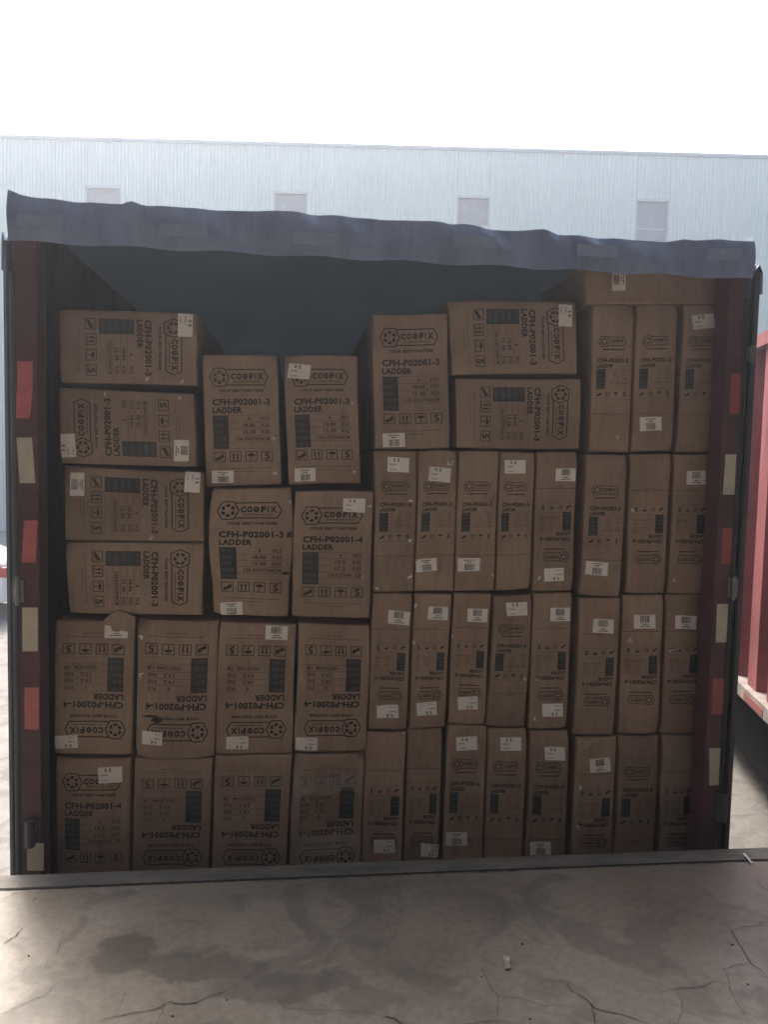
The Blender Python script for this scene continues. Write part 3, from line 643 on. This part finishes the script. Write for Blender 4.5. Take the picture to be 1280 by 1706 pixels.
# ------------------------------------------------------------------ the loaded trailer
ZF = at(640, 1467, BY).z-.004; LEN = 9.8
XLo, XLi = at(27, 1000, TY).x, at(66, 1000, TY).x
XRi, XRo = at(1189, 1000, TY).x, at(1217, 1000, TY).x
LL0, RR1 = at(9, 1000, TY).x, at(1241, 1000, TY).x
ZH = at(75, 400, TY).z               # underside of the rear header
tr = empty('curtain_trailer', ((XLo+XRo)/2, TY, YARD), 'maroon framed truck trailer under a slate tarpaulin, loaded with cartons', 'trailer')
def part(mb, name, m, bevel=0, parent=None):
    return mb.build(name, m, parent or tr, None, bevel, local=tr.location)
for side, (xa, xb) in enumerate(((XLo, XLi), (XRi, XRo))):
    g = MB(); s = 1 if side == 0 else -1
    xin, xout = (xb, xa) if side == 0 else (xa, xb)
    lo, hi = min(xa, xb), max(xa, xb)
    g.box(lo, hi, TY, TY+.09, ZF-.25, ZH+.02)
    p = part(g, 'rear_post', MAROON, .003)
    tapes = {0: [(26,52,602,697,REFL,-3), (30,56,729,805,REFW,4), (38,61,867,937,REFL,-3), (37,63,1012,1085,REFW,0), (41,65,1145,1215,REFL,0), (45,73,1404,1450,REFW,0)],
             1: [(1217,1242,623,690,REFR,-2), (1207,1232,757,824,REFW,-4), (1203,1225,880,940,REFR,-2), (1194,1217,1006,1070,REFW,-2), (1187,1210,1130,1190,REFR,-2), (1182,1202,1246,1308,REFW,0)]}[side]
    for (x0, x1, y0, y1, mm, tl) in tapes:
        t = MB(); n = 8; V = []; yy = TY-.0016
        sh = (-.033*s if False else 0)
        for j in range(n+1):
            f = j/n; y = y0+(y1-y0)*f; sl_ = math.tan(R(tl))*(y1-y0)*(f-.5)
            bow = 2.0*math.sin(math.pi*f)*(1 if x0 == 26 else 0)
            for x in (x0, x1): V.append(at(x+sl_+bow, y, yy))
        t.add(V, [(2*j, 2*j+2, 2*j+3, 2*j+1) for j in range(n)])
        t.build('reflective_strip', mm, p, None, local=tr.location)
# door leaves folded back along the sides, with their seals
for side in (0, 1):
    lo, hi = (LL0, XLo-.002) if side == 0 else (XRo+.002, RR1)
    zt = at(10, 398, TY).z if side == 0 else at(1262, 452, TY).z
    g = MB(); mid = (lo+hi)/2
    g.box(lo, hi, TY+.01, TY+1.15, ZF-.22, zt)
    for i in range(9): g.box(lo-.008 if side == 0 else hi, lo if side == 0 else hi+.008, TY+.1+.115*i, TY+.14+.115*i, ZF-.15, zt-.06)
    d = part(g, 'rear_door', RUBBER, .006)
    g = MB(); g.cyl((mid, TY+.004, ZF-.2), (mid, TY+.004, zt-.02), .007, n=10); g.cyl((hi if side == 0 else lo, TY+.002, ZF-.2), (hi if side == 0 else lo, TY+.002, zt-.1), .010, n=10)
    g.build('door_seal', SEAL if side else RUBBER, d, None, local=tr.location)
    # frayed tarp ends above each leaf
    g = MB()
    pts = [(2,398),(4,386),(8,402),(14,393),(17,404),(17,450),(2,450)] if side == 0 else [(1252,448),(1257,446),(1262,440),(1259,451),(1266,441),(1263,454),(1272,456),(1271,490),(1252,490)]
    fr = [at(x, y, TY+.02) for x, y in pts]; bk = [q+Vector((0, .012, 0)) for q in fr]; n = len(pts)
    bm = bmesh.new(); f = bm.faces.new([bm.verts.new(q) for q in fr]); bmesh.ops.triangulate(bm, faces=[f]); bm.verts.index_update()
    g.add([v.co.copy() for v in bm.verts], [tuple(reversed([v.index for v in ff.verts])) for ff in bm.faces]); bm.free()
    g.add(fr+bk, [(i, (i+1) % n, n+(i+1) % n, n+i) for i in range(n)]); part(g, 'frayed_tarp_end', TARP)
# hinges
def hinge(x, y, h, big=False):
    c = at(x, y, TY-.012); k = h/490/2; g = MB()
    g.cyl((c.x, c.y, c.z-k), (c.x, c.y, c.z+k), .007 if not big else .016, n=14)
    g.cyl((c.x, c.y, c.z-k*.35), (c.x, c.y, c.z+k*.35), .009 if not big else .017, n=14)
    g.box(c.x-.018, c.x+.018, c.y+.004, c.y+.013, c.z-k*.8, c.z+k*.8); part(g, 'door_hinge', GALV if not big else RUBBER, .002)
hinge(29, 985, 46); hinge(1223, 980, 42); hinge(50, 1388, 44, True); hinge(1204, 1345, 50, True); hinge(1254, 590, 30)
# header, boards, floor, lining
XA, XB = at(17, 440, TY).x, at(1253, 440, TY).x
g = MB(); g.box(XLo, XRo, TY+.012, TY+.09, ZH+.022, ZH+.10); part(g, 'rear_header', MAROON, .003)
g = MB(); g.box(XLo, XRo, TY+.02, TY+LEN, ZF-.16, ZF-.004); part(g, 'load_floor', PLY)
for side in (0, 1):
    x0, x1 = (XLo, XLo+.035) if side == 0 else (XRo-.035, XRo)
    g = MB(); g.box(x0, x1, TY+.092, TY+LEN, ZF, ZH+.095)
    for i in range(22): g.box(*((x1, x1+.018) if side == 0 else (x0-.018, x0)), TY+.3+.43*i, TY+.36+.43*i, ZF, ZH+.08)
    part(g, 'side_wall', WALLIN)
g = MB(); g.box(XLo, XRo, TY+LEN, TY+LEN+.06, ZF-.1, ZH+.12); part(g, 'front_bulkhead', WALLIN)
top = [(15,318),(24,321),(34,326),(60,331),(120,337),(205,343),(213,340),(221,338),(230,341),(242,345),(300,347),(400,354),(425,354),(455,352),(485,354),(520,359),(600,364),(640,368),(680,370),(712,370),(730,372),(748,376),(775,375),(795,379),(812,383),(850,386),(885,385),(905,384),(918,387),(930,392),(1000,398),(1060,402),(1110,404),(1128,402),(1140,400),(1152,402),(1195,401),(1225,403),(1240,404),(1257,405)]
def top_at(x):
    for (a, b), (c, d) in zip(top, top[1:]):
        if a <= x <= c: return b+(d-b)*(x-a)/(c-a)
    return top[0][1] if x < top[0][0] else top[-1][1]
# front band of the tarpaulin with soft folds, rolling over into the roof
g = MB(); NX = 150; cols = []
for i in range(NX+1):
    x = 15+(1253-15)*i/NX; yt = top_at(x); pt = at(x, yt, TY-.004)
    xw = XA+(XB-XA)*i/NX; zb = ZH-.012+.004*math.sin(i*.35)
    col = []
    for k in range(9):
        f = k/8; z = zb+(pt.z-zb)*f; xx = xw+(pt.x-xw)*f
        col.append(Vector((xx, TY-.012-.010*math.sin(math.pi*f)*(1+.5*math.sin(i*.21+2*f))-.003*math.sin(i*.9+f*5)*f-.004*math.sin(i*.43+math.sin(i*.11)*3+f*2.2)*(.3+f), z)))
    zt = pt.z
    for k, (dy, dz) in enumerate(((.015, .001), (.05, -.006), (.12, -.014))): col.append(Vector((pt.x, TY-.012+dy, zt+dz)))
    cols.append(col)
    for k in range(1, 30):
        y = TY+.12+(LEN-.1)*k/29; sag = -.03*abs(math.sin(k*math.pi/5)); zz = ZH+.125+.012*math.sin(i*.17+k*.8)+sag
        if k == 1: zz = (zz+zt)/2
        col.append(Vector((pt.x, y, zz)))
NK = len(cols[0]); V = [p for c in cols for p in c]
fs = [(i*NK+k, (i+1)*NK+k, (i+1)*NK+k+1, i*NK+k+1) for i in range(NX) for k in range(NK-1)]
bandfs = [f for f in fs if f[0] % NK < 8]; rooffs = [f for f in fs if f[0] % NK >= 8]
g.add(V, bandfs, 0, True); part(g, 'tarp_valance', TARP)
g = MB(); g.add(V, rooffs, 0, True); part(g, 'roof_tarp', ROOFTARP)
# tarp skirts hanging along both sides
for side in (0, 1):
    g = MB(); idx = 0 if side == 0 else NX; x = (XA if side == 0 else XB)
    V = []; n = 24
    for k in range(n+1):
        y = TY+.0+LEN*k/n
        for z in (ZH+.14, ZH-.06, ZH-.28+.02*math.sin(k)): V.append((x+(.01 if side else -.01)*math.sin(k*1.3), y, z))
    g.add(V, [(k*3+j, k*3+3+j, k*3+4+j, k*3+1+j) for k in range(n) for j in range(2)], 0, True)
    part(g, 'side_tarp', TARP)
# faded tape patches on the valance
for (x0, x1, yc, sl_) in ((28,104,367,2), (266,346,384,4), (490,565,398,3), (755,828,404,3), (962,1030,418,3), (1180,1236,424,0)):
    t = MB(); V = []
    for j in range(3):
        for i in range(7):
            x = x0+(x1-x0)*i/6; V.append(at(x, yc-10+10*j+sl_*(i/6-.5), TY-.034))
    t.add(V, [(j*7+i, (j+1)*7+i, (j+1)*7+i+1, j*7+i+1) for j in range(2) for i in range(6)]); part(t, 'valance_tape_patch', REFG)
# chassis and wheels
g = MB(); cx = (XLo+XRo)/2
for s in (-.45, .45): g.box(cx+s-.06, cx+s+.06, TY+.15, TY+LEN, ZF-.42, ZF-.17)
for i in range(8): g.box(XLo+.05, XRo-.05, TY+.2+1.3*i, TY+.28+1.3*i, ZF-.27, ZF-.17)
g.box(XLo+.1, XRo-.1, TY+.1, TY+.2, ZF-.55, ZF-.42); part(g, 'chassis', CHASSIS)
for y in (TY+1.6, TY+2.9):
    for s in (-1, 1):
        xc = cx+s*(1.0); g = MB(); g.cyl((xc-.14, y, YARD+.48), (xc+.14, y, YARD+.48), .48, n=32); w_ = part(g, 'wheel', TYRE, .03)
        g = MB(); g.cyl((xc-.15*s*-1-.0, y, YARD+.48), (xc+.15*s, y, YARD+.48), .25, n=24); g.build('rim', GALV, w_, None, local=tr.location)

# ------------------------------------------------------------------ pale metal warehouse across the yard
ZT = 11.3
A = on_ground(0, 226, ZT); B = on_ground(1280, 260, ZT); D = (B-A); D.z = 0; ln = D.length; D.normalize(); Nn = Vector((D.y, -D.x, 0))
if Nn.y > 0: Nn = -Nn
def on_wall(x, y):
    d = ray(x, y); t = (A-CAM).dot(Nn)/d.dot(Nn); P = CAM+d*t; return (P-A).dot(D), P.z
def W(s, z, out=0): p = A+D*s+Nn*out; return Vector((p.x, p.y, z))
SHEET = mat('pale_profiled_sheet', (.49, .555, .50), .5, var=.05, vscale=.6, stretch=(1, 1, .2))
TRIM = mat('warehouse_trim', (.26, .29, .31), .5); WFR = mat('window_frame_white', (.36, .39, .40), .5)
PANE = mat('dusty_window_pane', (.17, .18, .19), .25, var=.1, vscale=3); PANEW = mat('white_window_panel', (.80, .81, .80), .5)
wh = empty('warehouse', W(ln/2, YARD), 'long pale ribbed metal warehouse across the yard behind the trailer', 'building')
def wpart(mb, name, m, parent=None): return mb.build(name, m, parent or wh, None, local=wh.location)
wins = []
for (x0, x1, yt_, white) in ((145, 200, 313, 0), (459, 511, 323, 0), (764, 815, 330, 1), (1062, 1113, 336, 2)):
    s0, z0 = on_wall(x0, yt_); s1, _ = on_wall(x1, yt_); wins.append((s0, s1, z0, white))
step_w = (wins[3][0]-wins[0][0])/3; s0w, s1w = wins[0][0], wins[0][1]
for k in (-2, -1, 4, 5): wins.append((s0w+step_w*k, s1w+step_w*k, wins[1][2], 0))
wins.sort(); WH = 2.6
pitch_ = .118; prof = ((0, 0), (.035, 0), (.05, .028), (.085, .028), (.10, 0))
def ribbed(s_a, s_b, z_a, z_b, g):
    pts = []; n = int((s_b-s_a)/pitch_)+1
    for i in range(n):
        for a, o in prof:
            s_ = s_a+i*pitch_+a
            if s_ < s_b: pts.append((s_, o))
    pts.append((s_b, 0))
    V = []
    for s_, o in pts: V += [W(s_, z_a, o), W(s_, z_b, o)]
    g.add(V, [(2*i, 2*i+2, 2*i+3, 2*i+1) for i in range(len(pts)-1)])
g = MB(); ribbed(-22, ln+16, wins[0][2]+.03, ZT-.12, g) if False else None
cur = -24
for (a, b, z, _) in wins:
    ribbed(cur, a-.07, YARD, ZT-.1, g); ribbed(a-.07, b+.07, z+.07, ZT-.1, g); ribbed(a-.07, b+.07, YARD, z-WH-.07, g); cur = b+.07
ribbed(cur, ln+18, YARD, ZT-.1, g)
wpart(g, 'wall', SHEET)
def wbox(g, s0, s1, o0, o1, z0, z1):
    V = [W(s, z, o) for z in (z0, z1) for o in (o0, o1) for s in (s0, s1)]
    g.add(V, [(0, 2, 3, 1), (4, 5, 7, 6), (0, 1, 5, 4), (2, 6, 7, 3), (0, 4, 6, 2), (1, 3, 7, 5)])
g = MB(); wbox(g, -24, ln+18, -.3, .07, ZT-.1, ZT); wpart(g, 'roof_trim', TRIM)
g = MB(); wbox(g, -24, ln+18, -22, -.3, ZT-.4, ZT-.1); wbox(g, -24, ln+18, -22.2, -22, YARD, ZT-.1); wbox(g, -24.2, -24, -22, 0, YARD, ZT-.1); wbox(g, ln+18, ln+18.2, -22, 0, YARD, ZT-.1); wpart(g, 'roof', TRIM)
for (a, b, z, _) in wins:
    for s_ in (a-.10, b+.10):
        g = MB(); wbox(g, s_-.035, s_+.035, .029, .042, YARD, ZT-.1); wpart(g, 'seam_strip', SHEET)
for (a, b, z, wt) in wins:
    g = MB(); wbox(g, a-.07, a, -.12, .035, z-WH, z); wbox(g, b, b+.07, -.12, .035, z-WH, z); wbox(g, a-.07, b+.07, -.12, .045, z, z+.07); wbox(g, a-.07, b+.07, -.12, .05, z-WH-.07, z-WH)
    for k in range(1, 3): wbox(g, a, b, -.10, -.06, z-WH*k/3+.0, z-WH*k/3+.05)
    fr_ = wpart(g, 'window', WFR)
    for k in range(3):
        g = MB(); wbox(g, a, b, -.09, -.08, z-WH*(k+1)/3+.05, z-WH*k/3); wpart(g, 'pane', PANEW if (wt == 1 and k == 1) else PANE, fr_)
    g = MB(); wbox(g, a-.01, b+.01, -.2, -.14, z-WH, z); wpart(g, 'blind', WFR, fr_)

# ------------------------------------------------------------------ red high-sided trailer parked on the right
RED = mat('weathered_red_paint', (.26, .075, .078), .6, bump=.3, bscale=12, var=.4, vscale=5, stretch=(1, 1, .35))
RAIL = mat('scuffed_grey_rail', (.30, .27, .25), .6, var=.4, vscale=9)
P0 = at(1233, 1146, 1); d0 = P0-CAM; t0 = 5.6/d0.dot(F); c0 = CAM+d0*t0; zb = c0.z
c1 = on_ground(1281, 1192, zb); dr = (c0-c1); dr.z = 0; dr.normalize(); nr = Vector((dr.y, -dr.x, 0))
if nr.x > 0: nr = -nr                      # points to our trailer
zt_ = (CAM+ray(1268, 566)*(5.6/1.0)).z
rt_ = empty('red_cargo_trailer', (c0.x, c0.y, YARD), 'weathered red corrugated trailer parked on the right beside the loaded one', 'trailer')
def RP(s, z, o=0): p = c0+dr*s+nr*o; return Vector((p.x, p.y, z))
def rbox(g, s0, s1, o0, o1, z0, z1):
    V = [RP(s, z, o) for z in (z0, z1) for o in (o0, o1) for s in (s0, s1)]
    g.add(V, [(0, 1, 3, 2), (4, 6, 7, 5), (0, 4, 5, 1), (2, 3, 7, 6), (0, 2, 6, 4), (1, 5, 7, 3)])
def rpart(g, name, m, parent=None, bevel=0): return g.build(name, m, parent or rt_, None, bevel, local=rt_.location)
S0, S1 = -2.6, 9.0
g = MB(); prof2 = ((0, 0), (.10, 0), (.13, -.09), (.29, -.09), (.32, 0)); V = []; pts = []
s_ = S0
while s_ < S1:
    for a, o in prof2: pts.append((min(S1, s_+a), o))
    s_ += .40
for a, o in pts: V += [RP(a, zb+.06, o-.02), RP(a, zt_-.09, o-.02)]
g.add(V, [(2*i, 2*i+2, 2*i+3, 2*i+1) for i in range(len(pts)-1)]); rpart(g, 'side_panel', RED)
g = MB(); rbox(g, S0, S1, -.10, .02, zt_-.09, zt_); rpart(g, 'top_rail', RED)
g = MB(); rbox(g, S0, S1, -.12, .03, zb-.03, zb+.06); br = rpart(g, 'bottom_rail', RAIL)
for k in range(12):
    g = MB(); rbox(g, S0+.2+.9*k, S0+.6+.9*k, .031, .034, zb-.09 if False else zb-.02, zb+.03); g.build('reflective_strip', REFR if k % 2 == 0 else REFW, br, None, local=rt_.location)
g = MB(); rbox(g, S0, S1, -2.35, -2.30, zb, zt_); rbox(g, S0, S0+.05, -2.3, -.12, zb, zt_); rbox(g, S1-.05, S1, -2.3, -.12, zb, zt_); rpart(g, 'body_shell', RED)
g = MB(); rbox(g, S0+.05, S1-.05, -2.3, -.12, zb-.02, zb+.04); rpart(g, 'bed', RAIL)
g = MB(); rbox(g, S0+.1, S1-.1, -1.7, -1.5, zb-.4, zb-.02); rbox(g, S0+.1, S1-.1, -.9, -.7, zb-.4, zb-.02); rbox(g, S0+.3, S1-.3, -.25, -.20, -.92, zb-.04); rbox(g, S0+.3, S1-.3, -1.9, -.5, YARD+.12, zb-.42); rpart(g, 'chassis', CHASSIS)  # beams, plus a skirt and centre box added to block light underneath
for s_ in (S0+7.1, S0+8.4, S0+9.7):
    for o in (-.45, -1.95):
        g = MB(); g.cyl(RP(s_, YARD+.5, o-.15), RP(s_, YARD+.5, o+.15), .5, n=32); w_ = rpart(g, 'wheel', TYRE, None, .03)
        g = MB(); g.cyl(RP(s_, YARD+.5, o-.16), RP(s_, YARD+.5, o+.155), .26, n=20); g.build('rim', GALV, w_, None, local=rt_.location)

# ------------------------------------------------------------------ white car at the far left
WHT = mat('white_car_paint', (.75, .76, .78), .25); GLS = mat('car_glass', (.03, .035, .04), .08, spec=1); TL = mat('tail_light_red', (.5, .03, .03), .2)
cc = on_ground(7, 1042, YARD)
car = empty('parked_car', (cc.x-2.1, cc.y+.9, YARD), 'white car just showing past the left door of the trailer', 'car')
prof_c = [(-2.1,.35),(-2.15,.62),(-1.95,.78),(-1.15,.90),(-.45,1.38),(.75,1.42),(1.55,1.02),(2.05,.95),(2.12,.60),(2.08,.32)]
g = MB(); Wd = .85; L_ = [Vector((x, -Wd*(1 if z < 1 else .82), z)) for x, z in prof_c]; Rr = [Vector((x, Wd*(1 if z < 1 else .82), z)) for x, z in prof_c]; n = len(prof_c)
off = car.location
g.add([p+off for p in L_+Rr], [(i, (i+1) % n, n+(i+1) % n, n+i) for i in range(n)]+[tuple(range(n-1, -1, -1)), tuple(range(n, 2*n))])
g.build('body', WHT, car, None, .05, local=off)
g = MB(); q = [(-.98,.95),(-.42,1.31),(.70,1.35),(1.35,1.02)]
for s in (-1, 1): g.add([Vector((x, s*(.845 if z < 1.1 else .71)-.012*-s, z))+off for x, z in q], [(0, 1, 2, 3) if s > 0 else (3, 2, 1, 0)])
g.build('side_windows', GLS, car, None, local=off)
for x in (-1.3, 1.35):
    for s in (-1, 1):
        g = MB(); g.cyl(off+Vector((x, s*.72, .33)), off+Vector((x, s*.90, .33)), .33, n=28); w_ = g.build('wheel', TYRE, car, None, .02, local=off)
        g = MB(); g.cyl(off+Vector((x, s*.73, .33)), off+Vector((x, s*.91, .33)), .2, n=20); g.build('rim', GALV, w_, None, local=off)
for s in (-1, 1):
    g = MB(); g.box(off.x+1.95, off.x+2.13, off.y+s*.72-.13, off.y+s*.72+.13, off.z+.72, off.z+.88); g.build('tail_light', TL, car, None, .02, local=off)

# ------------------------------------------------------------------ litter on the dock floor
p = on_ground(845, 1607); g = MB()
V = [(-.010, -.022), (.002, -.026), (.006, -.004), (.012, .014), (.006, .030), (-.004, .026), (-.007, .004)]
bm_ = [Vector((p.x+a, p.y+b, .003+.006*math.sin(i*1.7)**2)) for i, (a, b) in enumerate(V)]; tp = [q+Vector((0, 0, .002)) for q in bm_]; n = len(V)
g.add(bm_+tp, [tuple(range(n-1, -1, -1)), tuple(range(n, 2*n))]+[(i, (i+1) % n, n+(i+1) % n, n+i) for i in range(n)])
tag(g.build('plastic_scrap', mat('dirty_white_plastic', (.33, .29, .24), .5, var=.5, vscale=60), None, (p.x, p.y, 0)), 'small dirty white scrap lying on the dock floor, right of centre', 'litter')
PEB = mat('dark_grit', (.06, .045, .035), .9)
for i, (x, y, r, lb) in enumerate([(870,1573,.006,'crumb of dark grit just beyond the white plastic scrap'),(802,1627,.004,'crumb of dark grit just left of the white plastic scrap'),(883,1698,.005,'crumb of dark grit at the bottom edge of the photo, right of centre'),
 (378,1666,.004,'crumb of dark grit at the right end of the long left crack'),(287,1693,.005,'crumb of dark grit below the long left crack'),(1220,1574,.006,'crumb of dark grit beside the branching crack on the right'),
 (58,1497,.004,'crumb of dark grit at the far left close to the steel dock edge'),(48,1592,.004,'crumb of dark grit near the left edge of the floor'),(1246,1640,.005,'crumb of dark grit in the lower right corner of the floor')]):
    p = on_ground(x, y); g = MB(); bm = bmesh.new(); r *= .7; bmesh.ops.create_icosphere(bm, subdivisions=1, radius=r)
    for v in bm.verts: v.co = Vector((v.co.x*random.uniform(.8, 1.7), v.co.y*random.uniform(.7, 1.2), v.co.z*.5))+Vector((p.x, p.y, r*.45))
    bm.verts.index_update(); g.add([v.co.copy() for v in bm.verts], [[v.index for v in f.verts] for f in bm.faces]); bm.free()
    tag(g.build('grit_crumb', PEB, None, (p.x, p.y, 0)), lb, 'grit', 'crumbs of grit on the dock floor')
# thin even haze volume, added to stand in for lens veiling glare
hz = bpy.data.materials.new('glare_haze'); hz.use_nodes = True; hn = hz.node_tree
hn.nodes.remove(hn.nodes['Principled BSDF']); pv = hn.nodes.new('ShaderNodeVolumePrincipled')
pv.inputs['Color'].default_value = (.84, .91, 1, 1); pv.inputs['Density'].default_value = .008; pv.inputs['Anisotropy'].default_value = .55
hn.links.new(pv.outputs[0], hn.nodes['Material Output'].inputs['Volume'])
g = MB(); g.box(-92, 92, -32, 122, YARD-1.2, 14); tag(g.build('haze', hz), kind='stuff')
print('carton widths', round(cartons['A7'][1].W, 3), round(cartons['A7'][1].H, 3), round(cartons['U6'][1].W, 3), round(cartons['U6'][1].H, 3), 'ZF', ZF, 'TY', TY, 'zt_', zt_, 'zb', zb, 'c0', c0)
